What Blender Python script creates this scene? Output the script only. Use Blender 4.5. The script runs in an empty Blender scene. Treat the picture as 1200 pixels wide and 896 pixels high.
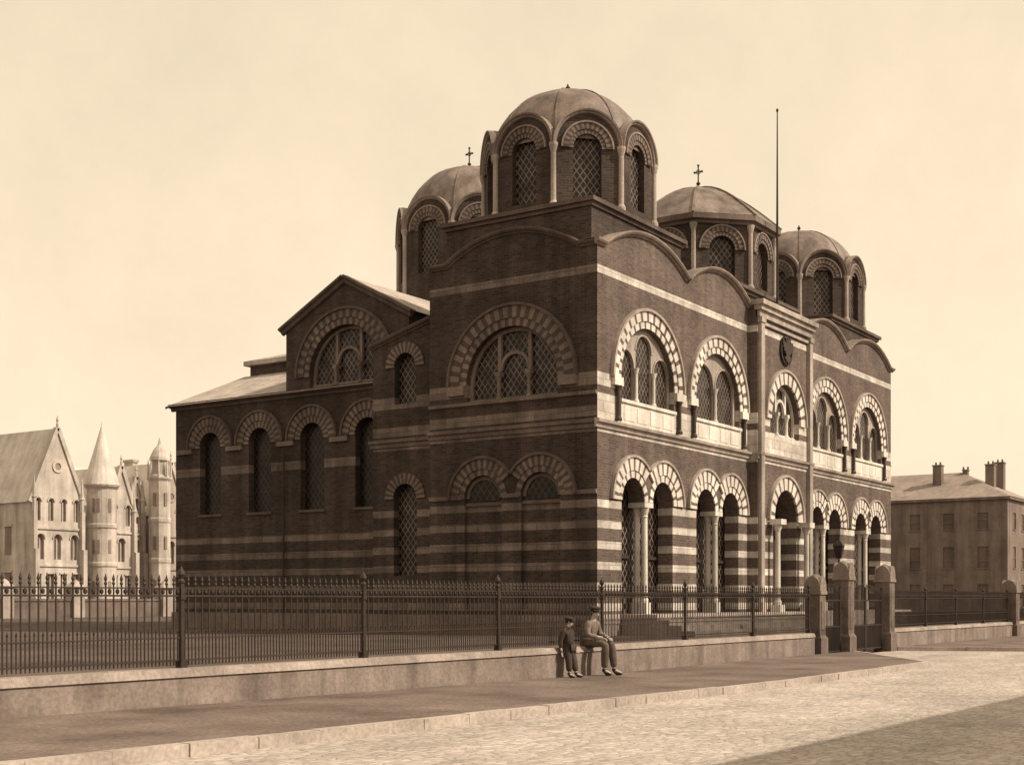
import bpy, bmesh, math, random
from mathutils import Vector
random.seed(7)
scene = bpy.context.scene
COL = scene.collection
pi = math.pi

# ------------------------------------------------------------------ helpers
def sep(v):
    k = min(1.0, v / 0.6)
    return (v, v * (0.71 + 0.21 * k), v * (0.61 + 0.24 * k), 1)

def tag(o, label=None, category=None, group=None, kind=None):
    if label: o["label"] = label
    if category: o["category"] = category
    if group: o["group"] = group
    if kind: o["kind"] = kind
    return o

def empty(name, loc=(0, 0, 0), **k):
    o = bpy.data.objects.new(name, None)
    o.location = loc
    o.empty_display_size = 0.3
    COL.objects.link(o)
    return tag(o, **k)

class Frame:
    def __init__(s, o, t, n):
        s.o = Vector(o); s.t = Vector(t).normalized(); s.n = Vector(n).normalized()
    def P(s, u, z, d=0.0):
        p = s.o + s.t * u + s.n * d
        return Vector((p.x, p.y, s.o.z + z))
    def shift(s, d):
        return Frame(s.o + s.n * d, s.t, s.n)

class MB:
    def __init__(s): s.v = []; s.f = []; s.m = []
    def poly(s, pts, m=0):
        i = len(s.v); s.v += [Vector(p) for p in pts]
        s.f.append(tuple(range(i, i + len(pts)))); s.m.append(m)
    def hexa(s, c, m=0):
        for q in ((0,3,2,1),(4,5,6,7),(0,1,5,4),(1,2,6,5),(2,3,7,6),(3,0,4,7)):
            s.poly([c[i] for i in q], m)
    def box(s, x0, x1, y0, y1, z0, z1, m=0):
        s.hexa([(x0,y0,z0),(x1,y0,z0),(x1,y1,z0),(x0,y1,z0),(x0,y0,z1),(x1,y0,z1),(x1,y1,z1),(x0,y1,z1)], m)
    def fbox(s, fr, u0, u1, z0, z1, d0, d1, m=0):
        P = fr.P
        s.hexa([P(u0,z0,d1),P(u1,z0,d1),P(u1,z0,d0),P(u0,z0,d0),P(u0,z1,d1),P(u1,z1,d1),P(u1,z1,d0),P(u0,z1,d0)], m)
    def lathe(s, c, prof, n=12, m=0, ph=0.0):
        cx, cy = c
        for (r0, z0), (r1, z1) in zip(prof, prof[1:]):
            for i in range(n):
                a = 2*pi*i/n+ph; b = 2*pi*(i+1)/n+ph
                pts = [(cx+r0*math.cos(a), cy+r0*math.sin(a), z0), (cx+r0*math.cos(b), cy+r0*math.sin(b), z0),
                       (cx+r1*math.cos(b), cy+r1*math.sin(b), z1), (cx+r1*math.cos(a), cy+r1*math.sin(a), z1)]
                if r0 < 1e-5: pts = [pts[0], pts[2], pts[3]]
                elif r1 < 1e-5: pts = [pts[0], pts[1], pts[2]]
                s.poly(pts, m)
    def extr(s, fr, pts, d0, d1, m=0):
        s.poly([fr.P(u, z, d1) for u, z in pts], m)
        s.poly([fr.P(u, z, d0) for u, z in pts][::-1], m)
        n = len(pts)
        for i in range(n):
            a = pts[i]; b = pts[(i+1) % n]
            s.poly([fr.P(*a, d1), fr.P(*b, d1), fr.P(*b, d0), fr.P(*a, d0)], m)
    def sweep(s, fr, path, prof, m=0, um=None):
        n = len(path); rings = []
        for i, (u, z) in enumerate(path):
            a = path[max(0, i-1)]; b = path[min(n-1, i+1)]
            t = Vector((b[0]-a[0], b[1]-a[1])); t.normalize()
            nn = Vector((-t.y, t.x))
            pts = []
            for p, d in prof:
                uu = u+nn.x*p
                if um: uu = min(max(uu, um[0]), um[1])
                pts.append(fr.P(uu, z+nn.y*p, d))
            rings.append(pts)
        k = len(prof)
        for r0, r1 in zip(rings, rings[1:]):
            for j in range(k):
                s.poly([r0[j], r1[j], r1[(j+1) % k], r0[(j+1) % k]], m)
        s.poly(rings[0], m); s.poly(rings[-1][::-1], m)
    def ring(s, fr, uc, zc, r0, r1, d0, d1, n=15, mats=(0, 1), a0=0.0, a1=pi):
        for i in range(n):
            m = mats[i % len(mats)]
            A = a0+(a1-a0)*i/n; B = a0+(a1-a0)*(i+1)/n
            C = (A+B)/2
            for x, y in (((A, C), (C, B)) if n < 18 else ((A, B),)):
                def q(r, a, d): return fr.P(uc+r*math.cos(a), zc+r*math.sin(a), d)
                s.poly([q(r0,x,d1), q(r1,x,d1), q(r1,y,d1), q(r0,y,d1)], m)
                s.poly([q(r1,x,d1), q(r1,x,d0), q(r1,y,d0), q(r1,y,d1)], m)
                s.poly([q(r0,x,d1), q(r0,y,d1), q(r0,y,d0), q(r0,x,d0)], m)
            if i == 0: s.poly([q(r0,A,d0), q(r1,A,d0), q(r1,A,d1), q(r0,A,d1)], m)
            if i == n-1: s.poly([q(r0,B,d0), q(r1,B,d0), q(r1,B,d1), q(r0,B,d1)], m)
    def wall(s, fr, u0, u1, zb, zt, ops=(), depth=.3, m=0, mr=None, extra=(), skip=()):
        if mr is None: mr = m
        zbf = zb if callable(zb) else (lambda u: zb)
        ztf = zt if callable(zt) else (lambda u: zt)
        us = {round(u0, 5), round(u1, 5)} | {round(e, 5) for e in extra if u0 < e < u1}
        for o in ops:
            if len(o) == 5: us |= {round(o[0]-o[1], 5), round(o[0]+o[1], 5)}
            else:
                for k in range(17): us.add(round(o[0]+o[1]*math.cos(pi*k/16), 5))
        us = sorted(us)
        def top(o, u):
            if len(o) == 5: return o[3]
            return o[3]+math.sqrt(max(0, o[1]**2-(u-o[0])**2))
        P = fr.P
        for a, b in zip(us, us[1:]):
            if b-a < 1e-4: continue
            c = (a+b)/2
            o = next((o for o in ops if abs(c-o[0]) < o[1]), None)
            if o is None:
                s.poly([P(a, zbf(a)), P(b, zbf(b)), P(b, ztf(b)), P(a, ztf(a))], m)
            else:
                if o[2] > zbf(c)+1e-4:
                    s.poly([P(a, zbf(a)), P(b, zbf(b)), P(b, o[2]), P(a, o[2])], m)
                s.poly([P(a, o[2]), P(b, o[2]), P(b, o[2], -depth), P(a, o[2], -depth)], mr)
                ta, tb = top(o, a), top(o, b)
                s.poly([P(a, ta), P(b, tb), P(b, ztf(b)), P(a, ztf(a))], m)
                s.poly([P(a, ta), P(b, tb), P(b, tb, -depth), P(a, ta, -depth)], mr)
        for o in ops:
            for sg in (-1, 1):
                u = o[0]+sg*o[1]
                if any(abs(u-k) < 1e-3 for k in skip): continue
                s.poly([P(u, o[2]), P(u, o[3]), P(u, o[3], -depth), P(u, o[2], -depth)], mr)
    def pane(s, fr, o, d, m=0, grow=.02):
        if len(o) == 5:
            s.poly([fr.P(o[0]-o[1]-grow, o[2]-grow, d), fr.P(o[0]+o[1]+grow, o[2]-grow, d), fr.P(o[0]+o[1]+grow, o[3]+grow, d), fr.P(o[0]-o[1]-grow, o[3]+grow, d)], m)
        else:
            r = o[1]+grow
            pts = [fr.P(o[0]-r, o[2]-grow, d), fr.P(o[0]+r, o[2]-grow, d)]
            pts += [fr.P(o[0]+r*math.cos(pi*k/16), o[3]+r*math.sin(pi*k/16), d) for k in range(17)]
            s.poly(pts, m)
    def obj(s, name, mats, parent=None, loc=(0, 0, 0), smooth=False, merge=1e-4, link=True):
        me = bpy.data.meshes.new(name)
        me.from_pydata([tuple(v) for v in s.v], [], s.f)
        if not isinstance(mats, (list, tuple)): mats = [mats]
        for x in mats: me.materials.append(x)
        me.polygons.foreach_set("material_index", s.m)
        bm = bmesh.new(); bm.from_mesh(me)
        bmesh.ops.remove_doubles(bm, verts=bm.verts, dist=merge)
        bmesh.ops.recalc_face_normals(bm, faces=bm.faces)
        uv = bm.loops.layers.uv.new("UVMap")
        Z = Vector((0, 0, 1))
        for f in bm.faces:
            n = f.normal
            if abs(n.z) > .93: t = Vector((1, 0, 0)); w = Vector((0, 1, 0))
            else:
                t = Z.cross(n).normalized(); w = n.cross(t).normalized()
                if abs(n.z) < .05: w = Z
            for l in f.loops:
                p = l.vert.co; l[uv].uv = (p.dot(t), p.dot(w))
            f.smooth = smooth
        bm.to_mesh(me); bm.free()
        o = bpy.data.objects.new(name, me)
        o.location = loc
        if link: COL.objects.link(o)
        if parent: o.parent = parent
        return o

# ------------------------------------------------------------------ materials
def base_mat(name):
    m = bpy.data.materials.new(name); m.use_nodes = True
    nt = m.node_tree; b = nt.nodes["Principled BSDF"]
    b.inputs["Roughness"].default_value = .9
    b.inputs["Specular IOR Level"].default_value = .2
    return m, nt, b

def N(nt, t, **k):
    n = nt.nodes.new(t)
    for a, v in k.items(): setattr(n, a, v)
    return n

def mixc(nt, fac, a, b, mode='MIX'):
    n = N(nt, "ShaderNodeMix", data_type='RGBA', blend_type=mode)
    for i, x in ((0, fac), (6, a), (7, b)):
        if isinstance(x, (int, float)): n.inputs[i].default_value = x
        elif isinstance(x, tuple): n.inputs[i].default_value = x
        else: nt.links.new(x, n.inputs[i])
    return n.outputs[2]

def noise(nt, vec, scale, detail=5, rough=.6):
    n = N(nt, "ShaderNodeTexNoise"); n.inputs["Scale"].default_value = scale
    n.inputs["Detail"].default_value = detail; n.inputs["Roughness"].default_value = rough
    nt.links.new(vec, n.inputs["Vector"]); return n.outputs["Fac"]

def maprange(nt, x, a, b, c, d):
    n = N(nt, "ShaderNodeMapRange"); n.inputs[1].default_value = a; n.inputs[2].default_value = b
    n.inputs[3].default_value = c; n.inputs[4].default_value = d
    nt.links.new(x, n.inputs[0]); return n.outputs[0]

def mul_rgb(nt, col, fac):
    cb = N(nt, "ShaderNodeCombineColor")
    for i in range(3): nt.links.new(fac, cb.inputs[i])
    return mixc(nt, 1.0, col, cb.outputs[0], 'MULTIPLY')

def weather(nt, b, col, var=.3, streak=.25, scale=.7, bump=.25, fine=18, bumpsrc=None, bd=.02):
    g = N(nt, "ShaderNodeNewGeometry").outputs["Position"]
    n1 = noise(nt, g, scale)
    n2 = noise(nt, g, fine)
    mp = N(nt, "ShaderNodeMapping"); mp.inputs["Scale"].default_value = (2.2, 2.2, .16)
    nt.links.new(g, mp.inputs["Vector"])
    n3 = noise(nt, mp.outputs[0], 1.0, 4)
    f1 = maprange(nt, n1, .3, .7, 1-var, 1+var*.6)
    f2 = maprange(nt, n2, .3, .7, 1-var*.7, 1+var*.6)
    f3 = maprange(nt, n3, .35, .7, 1.08, 1-streak)
    c = mul_rgb(nt, col, f1); c = mul_rgb(nt, c, f2); c = mul_rgb(nt, c, f3)
    nt.links.new(c, b.inputs["Base Color"])
    bp = N(nt, "ShaderNodeBump"); bp.inputs["Strength"].default_value = bump
    bp.inputs["Distance"].default_value = bd
    nt.links.new(bumpsrc if bumpsrc else n2, bp.inputs["Height"])
    nt.links.new(bp.outputs[0], b.inputs["Normal"])

def rgb(nt, v):
    n = N(nt, "ShaderNodeRGB"); n.outputs[0].default_value = v if isinstance(v, tuple) else sep(v)
    return n.outputs[0]

def plain(name, v, **k):
    m, nt, b = base_mat(name); r = k.pop("rough", None)
    if r is not None: b.inputs["Roughness"].default_value = r
    weather(nt, b, rgb(nt, v), **k); return m

def bricktex(nt, vec, w, h, mortar, c1, c2, cm, off=.5):
    t = N(nt, "ShaderNodeTexBrick"); t.offset = off
    t.inputs["Scale"].default_value = 1; t.inputs["Brick Width"].default_value = w
    t.inputs["Row Height"].default_value = h; t.inputs["Mortar Size"].default_value = mortar
    t.inputs["Color1"].default_value = sep(c1); t.inputs["Color2"].default_value = sep(c2)
    t.inputs["Mortar"].default_value = sep(cm)
    nt.links.new(vec, t.inputs["Vector"]); return t

def banded(name, bands, brick=(.062, .105), stone=(.40, .55), **k):
    m, nt, b = base_mat(name)
    uv = N(nt, "ShaderNodeUVMap").outputs[0]
    t = bricktex(nt, uv, .235, .082, .010, brick[0], brick[1], (brick[0]+brick[1])*.68)
    col = t.outputs["Color"]
    if bands:
        s = bricktex(nt, uv, .75, .33, .008, stone[0], stone[1], stone[0]*.6)
        g = N(nt, "ShaderNodeNewGeometry").outputs["Position"]
        sx = N(nt, "ShaderNodeSeparateXYZ"); nt.links.new(g, sx.inputs[0])
        z = maprange(nt, sx.outputs[2], 0, 20, 0, 1)
        cr = N(nt, "ShaderNodeValToRGB"); cr.color_ramp.interpolation = 'CONSTANT'
        els = cr.color_ramp.elements
        els[0].position = 0; els[0].color = (0, 0, 0, 1)
        els[1].position = 1; els[1].color = (0, 0, 0, 1)
        for z0, z1 in bands:
            e = els.new(z0/20); e.color = (1, 1, 1, 1)
            e = els.new(z1/20); e.color = (0, 0, 0, 1)
        nt.links.new(z, cr.inputs[0])
        wear = maprange(nt, noise(nt, g, 1.6, 6, .7), .3, .62, .55, 1.0)
        fm = N(nt, "ShaderNodeMath", operation='MULTIPLY'); nt.links.new(cr.outputs[0], fm.inputs[0]); nt.links.new(wear, fm.inputs[1])
        col = mixc(nt, fm.outputs[0], col, s.outputs["Color"])
    weather(nt, b, col, bumpsrc=t.outputs["Fac"], **k)
    return m

stripes = [(1.2+.62*i, 1.2+.62*i+.27) for i in range(6)]
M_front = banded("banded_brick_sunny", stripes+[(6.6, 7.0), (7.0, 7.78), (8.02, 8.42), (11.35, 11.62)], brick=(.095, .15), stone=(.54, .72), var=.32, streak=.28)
M_side = banded("banded_brick_shaded", stripes+[(6.6, 7.0), (7.1, 7.35), (8.02, 8.42), (11.35, 11.58)], brick=(.045, .078), stone=(.17, .25), var=.36, streak=.38)  # front banding again, with the side's shade put into darker, flatter colours
M_wing = banded("banded_brick_wing", stripes[:-1]+[(6.35, 6.68)], brick=(.045, .078), stone=(.16, .23), var=.36, streak=.38)  # wing colours also hold the shade of the unlit side
M_brick = banded("plain_brick", [], brick=(.048, .085), var=.32, streak=.3)
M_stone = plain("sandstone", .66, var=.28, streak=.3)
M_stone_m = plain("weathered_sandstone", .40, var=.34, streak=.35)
M_stone_d = plain("shaded_sandstone", .19, var=.38, streak=.35)  # sandstone copy with shade painted in, for faces away from the sun
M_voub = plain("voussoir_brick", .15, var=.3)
M_voud = plain("shaded_voussoir_brick", .085, var=.3)  # darker voussoir brick, shade included in the colour
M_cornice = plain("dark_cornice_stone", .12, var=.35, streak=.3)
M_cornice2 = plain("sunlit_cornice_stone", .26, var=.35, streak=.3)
M_marble = plain("dark_marble", .07, var=.2, rough=.4)
M_lead = plain("lead_roof", .22, var=.35, streak=.45, scale=1.2, rough=.6)
M_slate = banded("slate_roof", [], brick=(.32, .44), var=.25, streak=.25)
M_iron = plain("wrought_iron", .05, var=.2, rough=.6, bump=.05)
M_wood = plain("dark_oak", .05, var=.3, rough=.7)
M_wallst = plain("boundary_wall_stone", .27, var=.32, streak=.35, scale=1.3)
M_coping = plain("coping_stone", .34, var=.35, streak=.2)
M_pier = plain("pier_stone", .19, var=.4, streak=.4, scale=2)

def lattice_mat(name, s=.2, line=.3, dark=.018):
    m, nt, b = base_mat(name)
    b.inputs["Roughness"].default_value = .35
    uv = N(nt, "ShaderNodeUVMap").outputs[0]
    sx = N(nt, "ShaderNodeSeparateXYZ"); nt.links.new(uv, sx.inputs[0])
    def mth(op, a, b2=None):
        n = N(nt, "ShaderNodeMath", operation=op)
        for i, x in enumerate((a, b2)):
            if x is None: continue
            if isinstance(x, (int, float)): n.inputs[i].default_value = x
            else: nt.links.new(x, n.inputs[i])
        return n.outputs[0]
    v = mth('MULTIPLY', sx.outputs[1], .75)
    p = mth('FRACT', mth('DIVIDE', mth('ADD', sx.outputs[0], v), s))
    q = mth('FRACT', mth('DIVIDE', mth('SUBTRACT', sx.outputs[0], v), s))
    l = mth('MAXIMUM', mth('LESS_THAN', p, .2), mth('LESS_THAN', q, .2))
    g = N(nt, "ShaderNodeNewGeometry").outputs["Position"]
    nz = maprange(nt, noise(nt, g, 2.5), .3, .7, .4, 1.35)
    c = mixc(nt, l, sep(dark), sep(line))
    c = mul_rgb(nt, c, nz)
    nt.links.new(c, b.inputs["Base Color"]); return m
M_lat = lattice_mat("leaded_lattice_glass", .22, .14, .018)
M_latd = lattice_mat("dark_lattice_glass", .24, .045, .012)
M_lata = lattice_mat("arcade_lattice_glass", .26, .16, .015)
M_glass = plain("dark_glass", .02, var=.3, rough=.25, bump=0)

def road_mat():
    m, nt, b = base_mat("stone_setts")
    g = N(nt, "ShaderNodeNewGeometry").outputs["Position"]
    mp = N(nt, "ShaderNodeMapping"); mp.inputs["Scale"].default_value = (5.6, 9.0, 1)
    nt.links.new(g, mp.inputs["Vector"])
    v1 = N(nt, "ShaderNodeTexVoronoi"); v1.inputs["Scale"].default_value = 1; v1.inputs["Randomness"].default_value = .6
    v2 = N(nt, "ShaderNodeTexVoronoi", feature='DISTANCE_TO_EDGE'); v2.inputs["Scale"].default_value = 1; v2.inputs["Randomness"].default_value = .6
    nt.links.new(mp.outputs[0], v1.inputs["Vector"]); nt.links.new(mp.outputs[0], v2.inputs["Vector"])
    bw = N(nt, "ShaderNodeRGBToBW"); nt.links.new(v1.outputs["Color"], bw.inputs[0])
    cell = maprange(nt, bw.outputs[0], .2, .8, .86, 1.1)
    edge = maprange(nt, v2.outputs["Distance"], 0, .12, .66, 1.0)
    mp2 = N(nt, "ShaderNodeMapping"); mp2.inputs["Scale"].default_value = (.12, .8, 1)
    nt.links.new(g, mp2.inputs["Vector"])
    tr = maprange(nt, noise(nt, mp2.outputs[0], 1.0, 4), .35, .65, .84, 1.1)
    c = mul_rgb(nt, rgb(nt, .46), cell); c = mul_rgb(nt, c, edge); c = mul_rgb(nt, c, tr)
    weather(nt, b, c, var=.22, streak=0, scale=.4, fine=9, bump=.6, bumpsrc=edge, bd=.025)
    return m
M_road = road_mat()
def pave_mat():
    m, nt, b = base_mat("worn_pavement")
    g = N(nt, "ShaderNodeNewGeometry").outputs["Position"]
    t = bricktex(nt, g, 1.3, .85, .010, .155, .18, .125)
    weather(nt, b, t.outputs["Color"], var=.48, streak=0, scale=.55, fine=16, bump=.8)
    return m
M_pave = pave_mat()
M_kerb = plain("kerb_granite", .40, var=.35, streak=0)
M_yard = plain("yard_soil", .095, var=.5, streak=0, scale=.4, fine=6, bump=.6)
M_ground = plain("ground_earth", .22, var=.3, streak=0, scale=.1, fine=3, bump=.3)

# ------------------------------------------------------------------ setting
def rise(x):
    return max(0, -10-x)*.009
def slab(name, pts, z0, z1, mat, label, slope=False):
    mb = MB()
    r = rise if slope else (lambda x: 0)
    top = [(x, y, z1+r(x)) for x, y in pts]; bot = [(x, y, z0+r(x)) for x, y in pts]
    n = len(pts)
    mb.poly(top)
    for i in range(n):
        mb.poly([bot[i], bot[(i+1) % n], top[(i+1) % n], top[i]])
    o = mb.obj(name, mat); tag(o, label, name.replace("_", " "), kind="structure"); return o

g = MB(); g.poly([(-1500, -1500, -.16), (1500, -1500, -.16), (1500, 1500, -.16), (-1500, 1500, -.16)])
tag(g.obj("ground", M_ground), "bare earth ground reaching to the horizon", "ground", kind="structure")
g = MB()
for a, b in ((-90, -10), (-10, 160)):
    g.poly([(a, -20.9, -.12+rise(a)), (b, -20.9, -.12+rise(b)), (b, -5.75, -.12+rise(b)), (a, -5.75, -.12+rise(a))])
tag(g.obj("road", M_road), "cobbled street of worn stone setts", "road", kind="structure")
slab("pavement", [(-10, -9.85), (-.2, -9.85), (5.7, -5.8), (-10, -5.8)], -.14, 0, M_pave, "worn flagged pavement beside the boundary wall")
slab("pavement", [(-90, -9.85), (-10, -9.85), (-10, -5.8), (-90, -5.8)], -.14, 0, M_pave, "worn flagged pavement climbing beside the railings", True)
slab("pavement", [(11.9, -9.85), (150, -9.85), (150, -5.8), (10.1, -5.8)], -.14, 0, M_pave, "worn flagged pavement beyond the gateway")
slab("pavement", [(-90, -24.2), (160, -24.2), (160, -21), (-90, -21)], -.14, .01, M_pave, "flagged pavement on the opposite side of the street")
kb = MB()
def kerbline(a, b, w=.17):
    a = Vector(a); b = Vector(b); L = (b-a).length; t = (b-a)/L; n = Vector((t.y, -t.x))
    k = int(L/.95)
    for i in range(k):
        j = random.uniform(-.012, .012)
        p = a+t*(L*i/k+.006)+n*j; q = a+t*(L*(i+1)/k-.006)+n*j
        h = .012+random.uniform(-.006, .006)
        c = [p, q, q+n*w, p+n*w]
        kb.hexa([(v.x, v.y, -.15+rise(v.x)) for v in c]+[(v.x, v.y, h+rise(v.x)) for v in c])
kerbline((-60, -9.85), (-.2, -9.85)); kerbline((-.2, -9.85), (5.7, -5.8)); kerbline((10.1, -5.8), (11.9, -9.85)); kerbline((11.9, -9.85), (110, -9.85))
tag(kb.obj("kerb", M_kerb), "pale granite kerb stones edging the pavement", "kerb", kind="structure")
slab("churchyard", [(-70, -5.4), (70, -5.4), (70, 48), (-70, 48)], -.13, .5, M_yard, "raised yard of rough earth around the church")

# ------------------------------------------------------------------ church
church = empty("church", (0, 0, 0), label="Byzantine style brick church with four domes and striped arches", category="church")
W = 27.2; D = 6.3
F = Frame((0, 0, 0), (1, 0, 0), (0, -1, 0))
FC = F.shift(.35)
L = Frame((0, 0, 0), (0, 1, 0), (-1, 0, 0))
R = Frame((W, 0, 0), (0, 1, 0), (1, 0, 0))
ZB = 12.36; RS = .80; RSL = .76
def seg(u, a, b, z, rise_, mg=.02):
    c = (a+b)/2; w = (b-a)/2-mg
    if abs(u-c) >= w: return z
    Rr = (w*w+rise_*rise_)/(2*rise_)
    return z+math.sqrt(Rr*Rr-(u-c)**2)-(Rr-rise_)
def arcpath(a, b, z, rise_, mg=.02, flats=False, e0=0, e1=0):
    c = (a+b)/2; w = (b-a)/2-mg
    p = [(c-w+2*w*k/24, seg(c-w+2*w*k/24, a, b, z, rise_, mg)) for k in range(25)]
    if flats or e0: p = [(a-e0, z), (c-w-.012, z)]+p
    if flats or e1: p = p+[(c+w+.012, z), (b+e1, z)]
    return p
bays = [(0, 5.95), (5.95, 11.0), (16.2, 21.25), (21.25, W)]
bm_ = [(.35, 5.95), (5.95, 11.0), (16.2, 21.25), (21.25, W-.35)]
extras = []
for a, b in bm_: extras += [p[0] for p in arcpath(a, b, ZB, RS)]
def front_top(u):
    for a, b in bm_:
        if a <= u <= b: return seg(u, a, b, ZB, RS)
    return ZB
lowop = []; skips = []
for c in (3.2, 8.4, 18.8, 24.0):
    lowop += [(c-1.0, .72, 1.15, 4.67), (c+1.0, .72, 1.15, 4.67), (c, .28, 1.15, 4.67, 'r')]
    skips += [c-.28, c+.28]
upop = [(c, 1.8, 7.78, 8.4) for c in (3.2, 8.4, 18.8, 24.0)]
mb = MB()
for a, b in ((0, 11.0), (16.2, W)):
    lo = [o for o in lowop if a < o[0] < b]; up = [o for o in upop if a < o[0] < b]
    mb.wall(F, a, b, .4, 6.65, lo, .55, skip=skips)
    mb.wall(F, a, b, 6.65, front_top, up, .45, extra=extras)
mb.wall(FC, 11.0, 16.2, .4, 6.65, [(13.6, 1.15, 1.15, 4.6)], .8)
mb.wall(FC, 11.0, 16.2, 6.65, 12.55, [(13.6, 1.42, 7.78, 8.35)], .6)
for u in (11.0, 16.2):
    mb.poly([F.P(u, .4, 0), F.P(u, .4, .35), F.P(u, 12.55, .35), F.P(u, 12.55, 0)])
mb.obj("front_wall", M_front, church)

side_up = [(3.1, 1.72, 7.85, 8.4)]
blind = [(2.02, .72, 1.3, 4.8), (4.18, .72, 1.3, 4.8)]
for fr, nm in ((L, "tower_wall"), (R, "tower_wall")):
    mb = MB()
    mb.wall(fr, 0, D, .4, 6.65, blind, .14)
    for o in blind: mb.pane(fr, o, -.14)
    mb.wall(fr, 0, D, 6.65, lambda u: seg(u, 0, 6.2, ZB, RSL, .6), side_up, .45, extra=[p[0] for p in arcpath(0, 6.2, ZB, RSL, .6, True)])
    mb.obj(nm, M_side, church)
    for o in blind:
        mb = MB(); mb.pane(fr, (o[0], .58, 4.72, 4.8), -.115, 1, 0); mb.fbox(fr, o[0]-.7, o[0]+.7, 4.56, 4.66, -.135, -.05, 0)
        mb.ring(fr, o[0], 4.8, .58, .70, -.135, -.07, 19, (0,))
        mb.obj("blind_lunette", [M_cornice, M_latd], church)
mb = MB(); mb.poly([(0, D, .4), (W, D, .4), (W, D, ZB), (0, D, ZB)])
mb.poly([(0.02, .02, ZB-.05), (W-.02, .02, ZB-.05), (W-.02, D, ZB-.05), (0.02, D, ZB-.05)])
mb.obj("rear_wall", M_brick, church)

# cornices
PROF = [(-.15, .004), (-.135, .05), (-.09, .07), (-.075, .13), (-.02, .17), (.03, .17), (.04, -.35), (0.004, -.35), (.004, .004)]
STR = [(-.26, .004), (-.24, .06), (-.12, .08), (-.09, .16), (0, .18), (.03, .004)]
SM = [(-.12, .003), (-.1, .08), (0, .10), (.01, .003)]
for i, (a, b) in enumerate(bm_):
    mb = MB()
    if i == 0: p = arcpath(a, b, ZB, RS, e0=.52); um = (-.17, b-.003)
    elif i == 3: p = arcpath(a, b, ZB, RS, e1=.52); um = (a+.003, W+.17)
    else: p = arcpath(a, b, ZB, RS); um = (a+.003, b-.003)
    mb.sweep(F, p, PROF, um=um)
    mb.obj("arched_cornice", M_cornice2, church)
for fr in (L, R):
    mb = MB(); mb.sweep(fr, arcpath(.005, 6.2, ZB, RSL, .6, True), PROF); mb.obj("arched_cornice", M_cornice, church)
def barrel(fr, a, b, dep):
    mb = MB(); p = arcpath(a, b, ZB-.01, RS)
    for (u0, z0), (u1, z1) in zip(p, p[1:]):
        mb.poly([fr.P(u0, z0+.03, -.2), fr.P(u1, z1+.03, -.2), fr.P(u1, z1+.03, -dep), fr.P(u0, z0+.03, -dep)])
    mb.obj("barrel_roof", M_lead, church)
for a, b in bm_: barrel(F, a+.03, b-.03, 6.2)
def sw(fr, path, prof, name, mat):
    mb = MB(); mb.sweep(fr, path, prof); return mb.obj(name, mat, church)
sw(F, [(-.18, 7.0), (10.99, 7.0)], STR, "string_course", M_stone_m)
sw(F, [(16.21, 7.0), (W+.18, 7.0)], STR, "string_course", M_stone_m)
sw(FC, [(10.95, 7.0), (16.25, 7.0)], STR, "string_course", M_stone_m)
IM = [(-.14, .003), (-.12, .06), (0, .09), (.01, .003)]
for fr in (L, R):
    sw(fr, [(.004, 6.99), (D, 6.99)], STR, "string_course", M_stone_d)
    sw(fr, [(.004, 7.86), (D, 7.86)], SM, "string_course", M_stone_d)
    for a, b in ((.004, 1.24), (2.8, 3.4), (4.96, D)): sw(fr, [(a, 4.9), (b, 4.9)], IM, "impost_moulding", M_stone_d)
def fb(name, mat, fr, *a):
    mb = MB(); mb.fbox(fr, *a); return mb.obj(name, mat, church)
fb("plinth", M_stone_m, F, -.1, 1.2, .4, 1.15, .003, .12); fb("plinth", M_stone_m, F, W-1.2, W+.1, .4, 1.15, .003, .12)
fb("plinth", M_stone_d, L, .004, D, .4, 1.12, .003, .1)
# centre bay trim
for u in (11.22, 15.98):
    mb = MB(); mb.fbox(FC, u-.15, u+.15, .4, 11.75, .003, .14); mb.fbox(FC, u-.2, u+.2, .4, 1.5, .14, .2); mb.fbox(FC, u-.2, u+.2, 11.75, 11.95, .0, .18)
    mb.obj("pilaster", M_stone_m, church)
mb = MB(); mb.fbox(FC, 10.93, 16.27, 12.2, 12.38, -.1, .2); mb.fbox(FC, 10.87, 16.33, 12.38, 12.56, -.6, .3); mb.fbox(FC, 11.0, 16.2, 11.96, 12.2, -.05, .1)
mb.fbox(FC, 11.45, 15.75, 11.7, 11.8, .003, .1)
mb.obj("entablature", M_stone_m, church)
mb = MB(); mb.box(11.1, 16.1, -.2, 3, 12.0, 12.5); mb.obj("parapet", M_brick, church)

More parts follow.
